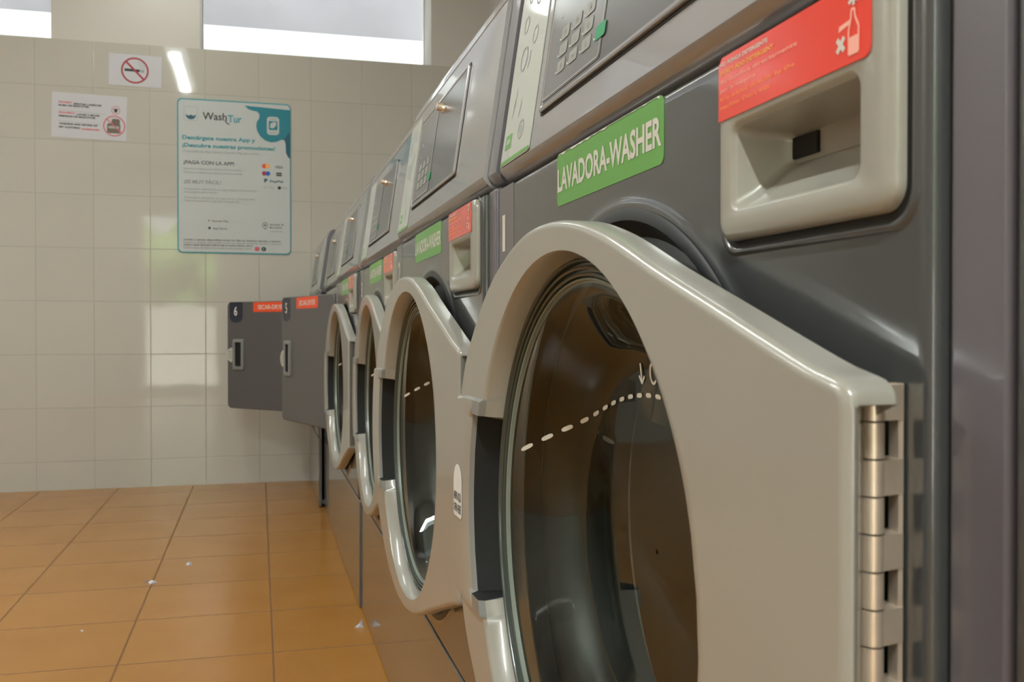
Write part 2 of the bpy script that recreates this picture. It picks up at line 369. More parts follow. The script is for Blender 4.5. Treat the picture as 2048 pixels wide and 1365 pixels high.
def make_console(root):
    t = math.tan(math.radians(8.5))
    xt = (1.130-.922)*t
    prof = [(.030, ZS+.0015), (.022, ZS+.0018), (.014, .9080), (.0085, .9115), (.0040, .9160), (.0012, .9200), (.0003, .9220), (.0006, .9250), (xt, 1.130), (xt+.0012, 1.1305), (xt+.0012, 1.133), (xt+.0005, 1.1335), (xt+.006, 1.148), (xt+.0125, 1.160), (xt+.021, 1.1665), (xt+.035, 1.170), (.79, 1.170), (.79, ZS+.0015)]
    mb = MB(); mb.prism(prof, 1, PY0+.004, PY1+.0005, CONS)
    c = mb.build('control_console', root, sharp=28)
    p2 = [(x+.006, z) for x, z in prof]
    mb = MB(); mb.prism(p2, 1, -HW+.003, PY0+.001, POST); mb.build('console_end_post', root, sharp=28)
    return c
TL = math.radians(8.5)
CF = Fr((0, 0, .922), (0, -1, 0), (math.sin(TL), 0, math.cos(TL)), (-math.cos(TL), 0, math.sin(TL)))   # on the leaning console face: a = -y, b up the slope
def cb(z): return (z-.922)/math.cos(TL)
FF = Fr((0, 0, 0), (0, -1, 0), (0, 0, 1), (-1, 0, 0))                   # on the flat front face

def make_control(root, keys=True, n_small=False):
    mb = MB()
    a0, a1, b0, b1 = -.228, .152, cb(.953), cb(1.105)
    def fr_loop(i, c): return [CF(a, b, c) for a, b in rrect(a0+i, a1-i, b0+i, b1-i, .004-min(.003, i*.3), 3)]
    mb.loft([fr_loop(-.0028, .0004), fr_loop(0, .0004)], GAP)
    L = [fr_loop(0, .0004), fr_loop(0, .0030), fr_loop(.0012, .0038), fr_loop(.004, .0038), fr_loop(.0052, .0026)]
    mb.loft(L, CONS)
    flat(mb, CF, rrect(a0+.0052, a1-.0052, b0+.0052, b1-.0052, .003, 3), .0026, PANEL)
    p = mb.build('control_panel', root, sharp=40)
    mb = MB()
    flat(mb, CF, rrect(-.222, -.060, cb(.9615), cb(1.0985), .005), .0031, MEMB)
    mem = mb.build('keypad_membrane', p)
    mb = MB()
    o = rrect(-.2195, -.0625, cb(.9635), cb(1.0965), .004); o.append(o[0]); stroke(mb, CF, o, .0007, .0036, LWHITE); mb.build('membrane_outline', p)
    proto = None
    if keys:
        for r, z in enumerate((1.0155, 1.0000, .9843)):
            for cI, y in enumerate((.170, .1355, .1000)):
                mb = MB(); k = mb; flat(k, CF, rrect(-.0112, .0112, -.0058, .0058, .002, 3), .0003, KEYM)
                ico = (r*3+cI) % 4
                if ico == 0: annulus(k, CF, 0, 0, .0018, .0025, .0006, GREYP, 16)
                elif ico == 1: stroke(k, CF, [(-.002, -.002), (.002, -.002), (.002, .002), (-.002, .002), (-.002, -.002)], .0007, .0006, GREYP)
                elif ico == 2: stroke(k, CF, [(0, -.003), (0, .003)], .001, .0006, GREYP); stroke(k, CF, [(-.002, 0), (.002, 0)], .001, .0006, GREYP)
                else: stroke(k, CF, [(-.003, .001), (0, -.001), (.003, .001)], .0009, .0006, GREYP)
                flat(k, CF, disc(-.0138, -.0035, .0012, 8), .0004, WHITE)
                ob = k.build('key', p, smooth=False)
                b = cb(z); ob.location = Vector(CF(-y, b, .0034)) - Vector(CF(0, 0, 0))
        mb = MB(); flat(mb, CF, rrect(-.0115, .0115, -.0062, .0062, .002, 3), .0003, KGREEN); flat(mb, CF, disc(-.0138, -.0035, .0012, 8), .0004, WHITE)
        ob = mb.build('start_key', p, smooth=False); ob['label'] = 'green start key'; ob.location = Vector(CF(-.0645, cb(.9848), .0034)) - Vector(CF(0, 0, 0))
        for q in ((-.19, 1.036), (-.175, 1.052), (-.19, 1.058)):
            mb = MB(); flat(mb, CF, disc(q[0], cb(q[1]), .0018, 8, ), .0034, LWHITE); mb.build('status_light', p)
    # lock
    mb = MB(); n = 6
    c0 = Vector(CF(-.020, cb(1.083), 0))
    for rad, h0, h1, mm in ((.0085, .0026, .006, CHROME), (.0062, .006, .014, HINGE)):
        r0 = [tuple(c0 + CF.r*rad*math.cos(2*PI*i/18) + CF.u*rad*math.sin(2*PI*i/18) + CF.n*h0) for i in range(18)]
        r1 = [tuple(c0 + CF.r*rad*.93*math.cos(2*PI*i/18) + CF.u*rad*.93*math.sin(2*PI*i/18) + CF.n*h1) for i in range(18)]
        k0 = len(mb.v); mb.loft([r0, r1], mm); mb.add(r1, [tuple(range(18))], mm)
    lk = mb.build('lock_cylinder', p); lk['label'] = 'brass and chrome lock'
    # pale instruction label
    mb = MB(); flat(mb, CF, rrect(-.372, -.256, cb(.9235), cb(1.120), .005), .0012, PLABEL, .0010)
    flat(mb, CF, rrect(-.371, -.257, cb(.9245), cb(.9285), .001), .0015, GREEN)
    flat(mb, CF, rrect(-.360, -.335, cb(.940), cb(.956), .001), .0015, GREEN); flat(mb, CF, rrect(-.354, -.341, cb(.945), cb(.951), .001), .0018, CREAMG)
    stroke(mb, CF, [(-.345, cb(.940)), (-.343, cb(.932)), (-.336, cb(.930))], .0012, .0018, CREAMG)
    annulus(mb, CF, -.300, cb(.953), .009, .0105, .0016, INKL, 20); annulus(mb, CF, -.300, cb(.953), .0035, .0045, .0016, INKL, 20)
    for (a, z, s) in ((-.33, 1.035, .014), (-.295, 1.052, .010), (-.34, 1.075, .010), (-.30, 1.095, .010), (-.335, 1.105, .008)):
        annulus(mb, CF, a, cb(z), s*.8, s, .0015, INKL, 16)
    for (a, z) in ((-.347, .975), (-.345, .985), (-.320, .970), (-.31, 1.02)):
        stroke(mb, CF, [(a, cb(z)), (a+.006, cb(z+.012)), (a+.004, cb(z+.018))], .0022, .0015, INKL)
    mb.build('instruction_label', root)
    return p

def make_drawer(root, text_ok=True):
    y0, y1, z0, z1 = -.326, -.168, .7925, .8985     # local y; a = -y
    A0, A1 = -y1, -y0
    mb = MB()
    mb.loft([[FF(a, b, .0007) for a, b in rrect(A0-.0035+i, A1+.0035-i, z0-.0035+i, z1+.0022-i, .014-i*.5, 6)] for i in (0, .006)], GAP)
    def lp(i, c): return [FF(a, b, c) for a, b in rrect(A0+i, A1-i, z0+i, z1-i, max(.003, .012-i), 6)]
    # pocket
    pA0, pA1, pz0, pz1 = A0+.018, A1-.024, .8095, .8555
    n = 28
    def pk(i, c, zb0=0, zb1=0): return [FF(a, b, c) for a, b in rrect(pA0+i, pA1-i, pz0+i+zb0, pz1-i-zb1, max(.002, .007-i), 6)]
    mb.loft([lp(0, .0), lp(0, .004), lp(.0012, .0062), lp(.004, .0074), lp(.008, .0078), pk(-.0025, .0078), pk(-.0008, .0070), pk(.0006, .0045)], PLATE)
    # rim highlight on body
    mb.loft([[FF(a, b, c) for a, b in rrect(A0-.0055-i, A1+.0055+i, z0-.0060-i, z1+.0025, .016, 6)] for i, c in ((-.0022, .0), (-.001, .0016), (.0010, .0016), (.0024, .0))], BODY)
    face = mb.build('detergent_drawer', root, sharp=50)
    mb = MB()
    mid = lambda i, c: pk(i, c)
    mb.loft([pk(.0006, .0045), [FF(a, b - max(0, (b-.832))*.06, -.004) for a, b in rrect(pA0+.002, pA1-.002, pz0+.006, pz1-.001, .006, 6)],
             [FF(a, b, -.020) for a, b in rrect(pA0+.006, pA1-.003, pz0+.020, pz1-.003, .005, 6)],
             [FF(a, b, -.026) for a, b in rrect(pA0+.009, pA1-.005, pz0+.025, pz1-.006, .003, 6)]], PLATE)
    flat(mb, FF, rrect(pA0+.009, pA1-.005, pz0+.025, pz1-.006, .003, 6), -.026, PLATE)
    mb.box((.0240, -(pA0+.034), pz1-.0185), (.0262, -(pA0+.010), pz1-.0070), GAP)
    mb.build('pull_recess', face, sharp=30)
    # red warning label
    mb = MB(); a0, a1, b0, b1 = A0+.003, A1-.014, .8605, z1-.0022
    pts = [(a1, b0+.004), (a1, b1-.001), (a1-.001, b1), (a0+.004, b1), (a0, b1-.004), (a0, b0), (a1-.004, b0), (a1-.0012, b0+.0012)]
    flat(mb, FF, pts, .0084, RED, .0004)
    if text_ok:
        c = .0087; h = .0023
        rows = [('NO PONGA DETERGENTE', LWHITE, .052, .03), ("DON'T ADD DETERGENT", YEL, .058, .03), ('Se dosifica directamente', PINKP, .080, .01), ('por la máquina', PINKP, .040, .01), ('It is added directly by the', ORG, .078, .01), ("machine. Don't wait", ORG, .054, .01)]
        bb = b1-.0055
        for i, (t, m, wd, wt) in enumerate(rows):
            text(mb, FF, t, a0+.003, bb - i*.0048, wd, h, c, m, wt)
        # bottle pictogram, cross and gear
        bx, bz = a1-.0155, b0+.004
        pl = [(bx, bz), (bx+.007, bz), (bx+.0072, bz+.011), (bx+.0045, bz+.016), (bx+.0040, bz+.0195), (bx+.0018, bz+.0195), (bx+.0015, bz+.016), (bx-.0002, bz+.0105), (bx, bz)]
        flat(mb, FF, rrect(bx+.0003, bx+.0068, bz+.0005, bz+.0075, .0008, 3), c-.0001, PINKP); stroke(mb, FF, pl, .0012, c, PINKP)
        flat(mb, FF, [(bx-.008, bz+.012), (bx+.001, bz+.0135), (bx+.001, bz+.0155), (bx-.0075, bz+.0145)], c-.0001, PINKP)
        stroke(mb, FF, [(bx-.009, bz+.003), (bx-.0035, bz+.009)], .0024, c, LWHITE); stroke(mb, FF, [(bx-.009, bz+.009), (bx-.0035, bz+.003)], .0024, c, LWHITE)
        gx, gz = a1-.012, b1-.006
        annulus(mb, FF, gx, gz, .0016, .0034, c, LWHITE, 20)
        for k in range(8):
            t = 2*PI*k/8; stroke(mb, FF, [(gx+.003*math.cos(t), gz+.003*math.sin(t)), (gx+.0048*math.cos(t), gz+.0048*math.sin(t))], .0018, c+.0001, LWHITE)
    lb = mb.build('warning_label', face); lb['label'] = 'red warning label'
    return face

def make_sticker(root, word='LAVADORA-WASHER', mm=GREEN, a0=-.161, a1=.076, z0=.8540, z1=.9005, fr=FF, par=None, name='machine_sticker', tm=None):
    mb = MB(); flat(mb, fr, rrect(a0, a1, z0, z1, .006), .0005, mm, .0004)
    hh = (z1-z0)
    text(mb, fr, word, a0+(a1-a0)*(.012 if mm is GREEN else .13), z0+hh*.27, (a1-a0)*(.975 if mm is GREEN else .76), hh*.44, .0008, tm or LWHITE, .030 if mm is GREEN else .015)
    return mb.build(name, par or root)

def make_number(root, t, fr=FF, a0=-.377, a1=-.315, z0=.790, z1=.9000, par=None, big=.040):
    mb = MB(); r = (a1-a0)/2; n = 12
    pts = [(a1, z1), (a0, z1)] + [((a0+a1)/2 - r*math.cos(PI*i/n), z0 + r*.6 - r*.6*math.sin(PI*i/n)) for i in range(n+1)]
    flat(mb, fr, pts, .0004, NAVY if par else POST, .0003)
    wd = {'1': .0125}.get(t, .021)*(big/.040)
    cx = (a0+a1)/2 - (.010 if t == '1' else .003)
    text(mb, fr, t, cx-wd/2, z1-big-(.0305 if not par else .02), wd, big, .0007, LWHITE, .02)
    o = mb.build('number_plate', par or root); o['label'] = 'dark number plate reading ' + t
    return o

# ---- the door
TOP = [(.000, .1532), (.020, .1587), (.093, .183), (.165, .207), (.215, .225), (.252, .2365), (.295, .2465), (.339, .252), (.385, .2525), (.420, .249), (.458, .240), (.506, .223), (.550, .199), (.590, .169), (.622, .138), (.645, .098), (.660, .055), (.666, 0.0)]
CS = .337; ZD = .572
def catmull(P, sub=6):
    out = []
    for i in range(len(P)-1):
        p0, p1, p2, p3 = P[max(i-1, 0)], P[i], P[i+1], P[min(i+2, len(P)-1)]
        for k in range(sub):
            t = k/sub
            out.append(tuple(.5*((2*b) + (-a+c)*t + (2*a-5*b+4*c-d)*t*t + (-a+3*b-3*c+d)*t**3) for a, b, c, d in zip(p0, p1, p2, p3)))
    return out + [P[-1]]
half = catmull(TOP, 6)
half = [p for p in half]
left_corner = [(-.018, 0.0), (-.018, .05), (-.018, .10), (-.018, .128), (-.018, .1395), (-.018, .1410), (-.0173, .1450), (-.0150, .1483), (-.0115, .1504), (-.0060, .1518)]
HALF = left_corner + half            # from the hinge side middle, over the top, to the handle side middle (s, dz)
def arc_z(dz):      # outline s at a height on the handle side
    for (s0, z0), (s1, z1) in zip(half[40:], half[41:]):
        if z1 <= dz <= z0: return s0 + (s1-s0)*(z0-dz)/max(1e-9, z0-z1)
    return .666
R1 = .2285
rows = [.125, .112, .1045, .1020, .0990, .0885, .0865, .0845, .05, .02, 0.0]
pairs = []     # (outer point, inner point, row) top half from hinge middle to handle middle
Lcum = [0]
cut = [i for i, p in enumerate(HALF) if p[0] > .5 and p[1] < .127][0]
arcp = HALF[:cut] + [(arc_z(.125), .125)]
for a, b in zip(arcp, arcp[1:]): Lcum.append(Lcum[-1] + math.hypot(b[0]-a[0], b[1]-a[1]))
ang_end = math.asin(.125/R1)
for i, p in enumerate(arcp[:-1]):
    # inner angle: blend of own angle and arclength share
    own = math.atan2(p[1], p[0]-CS)
    pairs.append((p, own, None))
# make monotone blend to end angle
for i, (p, own, _) in enumerate(pairs):
    if p[0] > .45:
        f = min(1, (p[0]-.45)/(arcp[-1][0]-.45)); target_own_end = math.atan2(.125, arcp[-1][0]-CS)
        own = own + f*(ang_end-target_own_end)
    pairs[i] = (p, (CS + R1*math.cos(own), R1*math.sin(own)), None)
for dz in rows: pairs.append(((arc_z(dz), dz), (CS + math.sqrt(R1**2-dz**2), dz), dz))
full = pairs + [((o[0], -o[1]), (i[0], -i[1]), r) for o, i, r in pairs[-2:0:-1]]
NF = len(full)
outl = [q[0] for q in full]
nrm = []
for k in range(NF):
    a, b = outl[(k-1) % NF], outl[(k+1) % NF]; t = (b[0]-a[0], b[1]-a[1]); l = math.hypot(*t); nrm.append((t[1]/l, -t[0]/l))
# outward normal check
if (outl[5][0]-CS)*nrm[5][0] + outl[5][1]*nrm[5][1] < 0: nrm = [(-a, -b) for a, b in nrm]

def make_door(root, hy=-.327, hx=-.042, alpha=0.0, sticker=False):
    # door-local: x into the machine (0 = face plane), y = s from the hinge, z world height
    d = empty('door', (hx, hy, 0), parent=root); d.rotation_euler.z = alpha
    def lerp(o, i, f): return (i[0] + (o[0]-i[0])*f, i[1] + (o[1]-i[1])*f)
    cols = []      # each: function(k)-> (s,dz,o)
    fr_in = [.04, .22, .29, .315, .42, .68]
    loops = []; mats_l = []
    def L(fn): loops.append([(lambda s, dz, o: (-o, s, ZD+dz))(*fn(k)) for k in range(NF)])
    def innerR(k, r):
        i = full[k][1]; q = r/R1
        return CS + (i[0]-CS)*q, i[1]*q
    def cav(k): r = full[k][2]; return r is not None and r <= .0866
    def raisd(k): r = full[k][2]; return 0 if r is None else (.0035 if r <= .1021 else 0)
    L(lambda k: (*innerR(k, .2237), -.030))
    L(lambda k: (*innerR(k, .2237), -.0197))
    L(lambda k: (*innerR(k, .2276), -.0022 if not cav(k) else -.021))
    L(lambda k: (*lerp(full[k][0], full[k][1], fr_in[0] if full[k][2] is not None and full[k][2] < .11 else .025), raisd(k) if not cav(k) else -.032))
    L(lambda k: (*lerp(full[k][0], full[k][1], fr_in[0]+.03), raisd(k) if not cav(k) else -.033))
    L(lambda k: (*lerp(full[k][0], full[k][1], fr_in[1]), raisd(k) if not cav(k) else -.034))
    L(lambda k: (*lerp(full[k][0], full[k][1], fr_in[2]), raisd(k) if not cav(k) else -.003))
    L(lambda k: (*lerp(full[k][0], full[k][1], fr_in[3]), raisd(k) - (.002 if cav(k) else 0)))
    L(lambda k: (*lerp(full[k][0], full[k][1], fr_in[4]), raisd(k)))
    L(lambda k: (*lerp(full[k][0], full[k][1], fr_in[5]), raisd(k)))
    def inset(k, w): o = full[k][0]; return o[0]-nrm[k][0]*w, o[1]-nrm[k][1]*w
    def notch(k, o):
        s_, z_ = full[k][0]
        return max(0, -o-.0045)*1.15 if (s_ < -.012 and abs(z_) < .1402) else 0
    for w, o in ((.0062, 0), (.0048, 0), (.0030, -.0006), (.0013, -.0018), (.0003, -.0035), (0, -.0055), (0, -.0145), (0, -.0225), (.002, -.0245)):
        L(lambda k, w=w, o=o: (inset(k, w)[0] + notch(k, o), inset(k, w)[1], o + raisd(k)*(1 if o > -.02 else 0)))
    # shrink the columns that would overtake the inset on the narrow top
    mb = MB()
    n = NF; K = len(loops); k0 = len(mb.v); mb.v += [p for l in loops for p in l]
    for a in range(K):
        b = (a+1) % K
        for j in range(n):
            j2 = (j+1) % n
            c2 = cav(j) and cav(j2) ; zone = (full[j][2] is not None and full[j][2] <= .1046 and full[j2][2] is not None and full[j2][2] <= .1046)
            m = DOORP
            if zone and a in (2, 3, 4, 5) : m = CAV if (cav(j) or cav(j2)) else HGREY
            if zone and a in (6,): m = HGREY
            if zone and a in (1, ) and c2: m = CAV
            mb.f.append([k0+a*n+j, k0+a*n+j2, k0+b*n+j2, k0+b*n+j]); mb.m.append(mb.mi(m))
    fo = mb.build('door_frame', d, sharp=42)
    # gasket rings between frame and glass
    angs = [2*PI*i/96 for i in range(96)]
    def ring(name, prof, m, par=d):
        q = MB(); q.loft([[(dep, CS + r*math.cos(t), ZD + r*math.sin(t)) for t in angs] for r, dep in prof], m); return q.build(name, par, sharp=40)
    ring('door_gasket', [(.2240, .0215), (.2232, .0190), (.2218, .0186), (.2210, .0200), (.2205, .0240), (.2190, .0240), (.2185, .0205), (.2170, .0196), (.2158, .0205), (.2153, .0245), (.2140, .0245), (.2135, .0215), (.2120, .0208), (.2108, .0216), (.2102, .0260), (.2102, .030)], RUB)
    ring('clamp_ring', [(.2098, .0262), (.2095, .0232), (.2086, .0226), (.2078, .0232), (.2075, .0262), (.2058, .0262)], CLAMP)
    # bowl glass
    prof = [(.2058, .0262), (.2010, .0272), (.1960, .0310), (.1880, .0400), (.1760, .0540), (.1660, .0660), (.1610, .0715), (.1560, .0755), (.1490, .0785), (.1400, .0802), (.1100, .0820), (.0600, .0835), (.002, .0840)]
    g = ring('door_glass', prof, BOWL)
    def dep(r):
        for (r0, d0), (r1, d1) in zip(prof, prof[1:]):
            if r1 <= r <= r0: return d0 + (d1-d0)*(r0-r)/(r0-r1)
        return .084
    mb = MB()
    def P(ds, dz): r = math.hypot(ds, dz); return (dep(r)-.0008, CS+ds, ZD+dz)
    def A(ds): return .052 + .068*(1-(ds/.195)**2)
    nd = 22
    for k in range(nd):
        c = -.190 + .380*(k+.5)/nd; hl = .0050; hw = .0019
        ring_pts = []
        for q in range(10):
            t = 2*PI*q/10; dx = hl*math.copysign(abs(math.cos(t))**.6, math.cos(t)); dzz = hw*math.copysign(abs(math.sin(t))**.8, math.sin(t))
            ring_pts.append(P(c+dx, A(c+dx)+dzz))
        mb.add(ring_pts, [tuple(range(10))], LWHITE)
    # arrow and letter, reading from the aisle (right = hinge side)
    def st(pts, wd):
        for (a, b), (a2, b2) in zip(pts, pts[1:]):
            dx, dy = a2-a, b2-b; l = math.hypot(dx, dy); nx, ny = -dy/l*wd/2, dx/l*wd/2
            mb.add([P(a+nx, b+ny), P(a-nx, b-ny), P(a2-nx, b2-ny), P(a2+nx, b2+ny)], [(0, 1, 2, 3)], LWHITE)
    ax, az = .0195, .1285
    st([(ax, az+.016), (ax, az)], .0022); st([(ax+.005, az+.006), (ax, az), (ax-.005, az+.006)], .0022)
    cc = [(-.002+.0055*math.cos(t), az+.0085+.0075*math.sin(t)) for t in [math.radians(x) for x in range(-140, 141, 20)]]
    cc = [(a, b) for a, b in cc]; st(cc, .0022)
    mb.build('level_marking', g, smooth=False)
    if sticker:
        mb = MB(); fr = Fr((-.0043, 0, 0), (0, -1, 0), (0, 0, 1), (-1, 0, 0))
        # a = -s
        a0, a1, z0, z1 = -.6500, -.6180, .5480, .6010
        pts = [(a0+.003, z0), (a1-.003, z0), (a1, z0+.003)] + [((a0+a1)/2 + (a1-a0)/2*math.cos(t), z1-.020+.020*math.sin(t)) for t in [PI*i/12 for i in range(13)]] + [(a0, z0+.003)]
        flat(mb, fr, pts, 0, WHITE, .0003)
        text(mb, fr, 'ABRIR AQUÍ', a0+.002, z0+.0165, a1-a0-.004, .0075, .0003, INK, .02)
        text(mb, fr, 'OPEN HERE', a0+.002, z0+.0050, a1-a0-.004, .0075, .0003, INK, .02)
        mb.build('open_here_sticker', d)
    return d

def make_hinge(root):
    mb = MB(); y, x = -.3245, -.0155; r = .0046; z0, z1 = ZD-.148, ZD+.148; n = 19; h = (z1-z0)/n
    for k in range(n):
        a, b = z0+k*h+.0004, z0+(k+1)*h-.0004
        mb.cyl((x, y), r, 2, a, b, HINGE, 20)
        if k % 2 == 0: mb.prism([(x-.0012, y-.0044), (-.0040, y-.0015), (-.0012, y-.0008), (-.0012, y+.0100), (x, y+.0040)], 2, a, b, HINGE)
    mb.box((-.0036, y-.0006, z0), (-.0012, y+.0058, z1), HINGE)
    mb.box((-.0010, y-.0006, z0), (-.0004, y+.0160, z1), GAP)
    # flange seen beside the barrel
    return mb.build('hinge', root, sharp=40)

def make_porthole(root):
    angs = [2*PI*i/96 for i in range(96)]
    mb = MB(); prof = [(.262, -.0005), (.2585, -.0025), (.252, -.003), (.246, .004), (.240, .012), (.230, .008), (.222, .006), (.215, .012), (.205, .05), (.205, .09)]
    mb.loft([[(x, DC[0]+r*math.cos(t), DC[1]+r*math.sin(t)) for t in angs] for r, x in prof], BLACK)
    mb.build('porthole_gasket', root, sharp=50)
    mb = MB(); prof = [(.215, .085), (.225, .10), (.275, .115), (.275, .45), (.24, .46), (.12, .47), (.004, .475)]
    mb.loft([[(x, DC[0]+r*math.cos(t), DC[1]+r*math.sin(t)) for t in angs] for r, x in prof], STEEL)
    for k in range(3):
        t = 2*PI*k/3+.4; c, s = math.cos(t), math.sin(t)
        q = [(.272, -.035), (.20, -.008), (.20, .008), (.272, .035)]
        vs = [(xx, DC[0]+a*c-b*s, DC[1]+a*s+b*c) for xx in (.14, .44) for a, b in q]
        mb.add(vs, [(0,1,2,3), (4,5,6,7), (0,1,5,4), (1,2,6,5), (2,3,7,6)], STEEL)
    mb.build('drum', root, sharp=35)

def make_kick(root):
    mb = MB(); mb.box((.0, -HW+.004, .004), (.012, HW-.003, ZK-.002), KICK)
    return mb.build('plinth_panel', root, bevel=.002)

# ---- build the prototype washer (machine two), then copy it
E0 = 0.292
def centre(k): return E0 + .76*k + .38 - .76        # k = 1 is the nearest full machine
FRONT = .262
W = empty('washing_machine', (FRONT, centre(1), 0), 'large grey front-loading washing machine nearest the camera, numbered 1, hinge in view', 'washing machine', 'row of front-loading washers')
make_carcass(W).build('cabinet', W, smooth=False); frame_post(W); make_front_panel(W); make_kick(W); make_console(W); make_control(W); make_drawer(W); make_sticker(W)
make_porthole(W); make_hinge(W)
D1 = make_door(W, hy=-.327, hx=-.042, alpha=math.radians(1.47))
pool = list(C.objects)
labels = {2: 'grey washing machine numbered 2, second from the camera, bare brass lock above its keypad',
          3: 'grey washing machine third from the camera, poster teal mirrored in its console',
          4: 'grey washing machine fourth from the camera, beside the open dryer door numbered 5',
          }
door_fix = {2: (.010, 0.0), 3: (.013, -1.9), 4: (.016, 0.0)}
shift = {2: -.009, 3: 0, 4: -.005}
mach = {1: W}
for k in (2, 3, 4):
    c = copy_tree(W, None, pool); c.location = (FRONT + shift[k], centre(k), 0); c['label'] = labels[k]; mach[k] = c
    for ch in C.objects:
        if ch.parent == c and ch.name.startswith('door') and not ch.name.startswith('door_'):
            ch.location.x += door_fix[k][0]; ch.rotation_euler.z += math.radians(door_fix[k][1])
for k in (1, 2, 3, 4): make_number(mach[k], str(k))
# worn white flecks along the top of machine one's sticker
mb = MB(); rr = random.Random(3); a = -.155; pts = [(-.155, .9006)]
while a < .070:
    l = rr.uniform(.003, .010); pts.append((a, .9004 - (rr.uniform(.0005, .0019) if rr.random() < .6 else .0001))); a += l
pts += [(.070, .9006)]; flat(mb, FF, pts, .0009, WHITE, .0002)
o = mb.build('worn_edge', W, smooth=False); o['label'] = 'white worn flecks along the green sticker top'
# sticker on machine one's handle
mb = MB(); fr = Fr((-.0043, 0, 0), (0, -1, 0), (0, 0, 1), (-1, 0, 0))
a0, a1, z0, z1 = -.6540, -.6180, .5480, .6030
pts = [(a0+.003, z0), (a1-.003, z0), (a1, z0+.003)] + [((a0+a1)/2 + (a1-a0)/2*math.cos(t), z1-.020+.020*math.sin(t)) for t in [PI*i/12 for i in range(13)]] + [(a0, z0+.003)]
flat(mb, fr, pts, 0, WHITE, .0003)
text(mb, fr, 'ABRIR AQUÍ', a0+.002, z0+.0175, a1-a0-.004, .0085, .0003, INK, .02)
text(mb, fr, 'OPEN HERE', a0+.002, z0+.0050, a1-a0-.004, .0085, .0003, INK, .02)
mb.build('open_here_sticker', D1)

# plain cabinet before the first machine
cab = empty('service_cabinet', (FRONT, centre(0), 0), 'plain dark grey cabinet at the right frame edge, beside machine 1', 'cabinet')
mb = MB(); mb.box((.012, -HW+.004, .015), (.80, HW-.003, 1.17), BODY); mb.build('cabinet_body', cab, smooth=False)
mb = MB(); mb.box((0, -HW+.004, .03), (.011, HW-.003, 1.165), BODY); mb.build('cabinet_door', cab, bevel=.007)
mb = MB(); mb.cyl((-.30, .75), .011, 0, -.006, 0, CHROME, 20); mb.build('lock', cab)

# ------------------------------------------------------------------ tumble dryers
def make_dryer(k, ang, label):
    R = empty('tumble_dryer', (FRONT - (.021 if k == 6 else 0), centre(k), 0), label, 'tumble dryer', 'dryers at the end of the row')
    make_carcass(R).build('cabinet', R, smooth=False); frame_post(R); make_kick(R)
    # front with a rectangular opening
    mb = MB(); oy0, oy1, oz0, oz1 = -.290, .230, .405, .850
    c = ((oy0+oy1)/2, (oz0+oz1)/2)
    def ol(i, x): return [(x, a, b) for a, b in rrect(oy0-i, oy1+i, oz0-i, oz1+i, .03+i*.2, 6)]
    def rl(ins, x): return [(x, a, b) for a, b in rrect(PY0+ins, PY1-ins, ZK+.001+ins, ZS-.004-ins, max(.0015, .005-ins*.3), 6)]
    mb.loft([ol(-.002, .05), ol(0, .004), ol(.004, 0), rl(.008, 0), rl(.003, .0015), rl(0, .010), rl(0, .03)], BODY); mb.build('front_panel', R, sharp=50)
    mb = MB(); mb.loft([ol(-.002, .05), ol(-.01, .10), ol(-.02, .5)], STEEL); mb.add(ol(-.02, .5), [tuple(range(28))], STEEL); mb.build('drum_opening', R, sharp=50)
    pool = list(C.objects)
    for ch in pool:
        if ch.parent == W and ch.name.split('.')[0] in ('control_console', 'console_end_post', 'control_panel', 'instruction_label'): copy_tree(ch, R, pool)
    # door: local x = thickness inward, y = s from the hinge
    d = empty('door', (-.010, -.335, 0), parent=R); d.rotation_euler.z = ang
    mb = MB(); w, z0, z1 = .537, .393, .872
    def l(i, x): return [(x, a, b) for a, b in rrect(i, w-i, z0+i, z1-i, .022-i, 6)]
    ls = [l(.0, .024), l(0, .004), l(.0012, .0012), l(.004, 0)]
    mb.loft(ls, DDOOR); n = len(ls[0]); mb.add(ls[-1], [tuple(range(n))], DDOOR); mb.add(ls[0], [tuple(range(n))], DDOOR)
    dp = mb.build('door_panel', d, sharp=45)
    fr = Fr((0, 0, 0), (0, -1, 0), (0, 0, 1), (-1, 0, 0))     # a = -s
    make_sticker(R, 'SECAR-DRYER', ORED, -.370, -.151, .825, .868, fr, d, 'machine_sticker')
    make_number(R, str(k), fr, -.520, -.438, .778, .870, d, .040)
    mb = MB()
    a0, a1, b0, b1 = -.498, -.428, .566, .705
    def q(i, c): return [fr(a, b, c) for a, b in rrect(a0+i, a1-i, b0+i, b1-i, max(.003, .008-i*.3), 4)]
    mb.loft([q(0, 0), q(.001, .006), q(.004, .008), q(.014, .008), q(.016, .005)], HGREY)
    mb.loft([q(.016, .005), q(.020, -.0)], CAV); flat(mb, fr, rrect(a0+.020, a1-.020, b0+.020, b1-.020, .004, 4), .0006, CAV)
    mb.build('handle', d, sharp=45)
    mb = MB(); pts = [(a0-.001, .600), (a0-.001, .666)] + [(a0-.001-.036*math.sin(t), .633+.033*math.cos(t)) for t in [PI*i/14 for i in range(1, 14)]]
    n = len(pts); vs = [fr(a, b, .007) for a, b in pts] + [fr(a, b, 0) for a, b in pts]
    mb.add(vs, [tuple(range(n))] + [(i, (i+1) % n, (i+1) % n + n, i+n) for i in range(n)], LATCH)
    for z in (.617, .627, .637, .647): mb.add([fr(a0-.002, z, .0075), fr(a0-.026, z, .0075), fr(a0-.026, z+.003, .0075), fr(a0-.002, z+.003, .0075)], [(0,1,2,3)], HGREY)
    mb.build('latch', d, sharp=45, bevel=.0015)
    return R
make_dryer(5, math.radians(18), 'grey tumble dryer fifth in the row, its flat square door numbered 5 half open')
make_dryer(6, math.radians(43.5), 'grey tumble dryer against the tiled end wall, its flat door numbered 6 wide open')

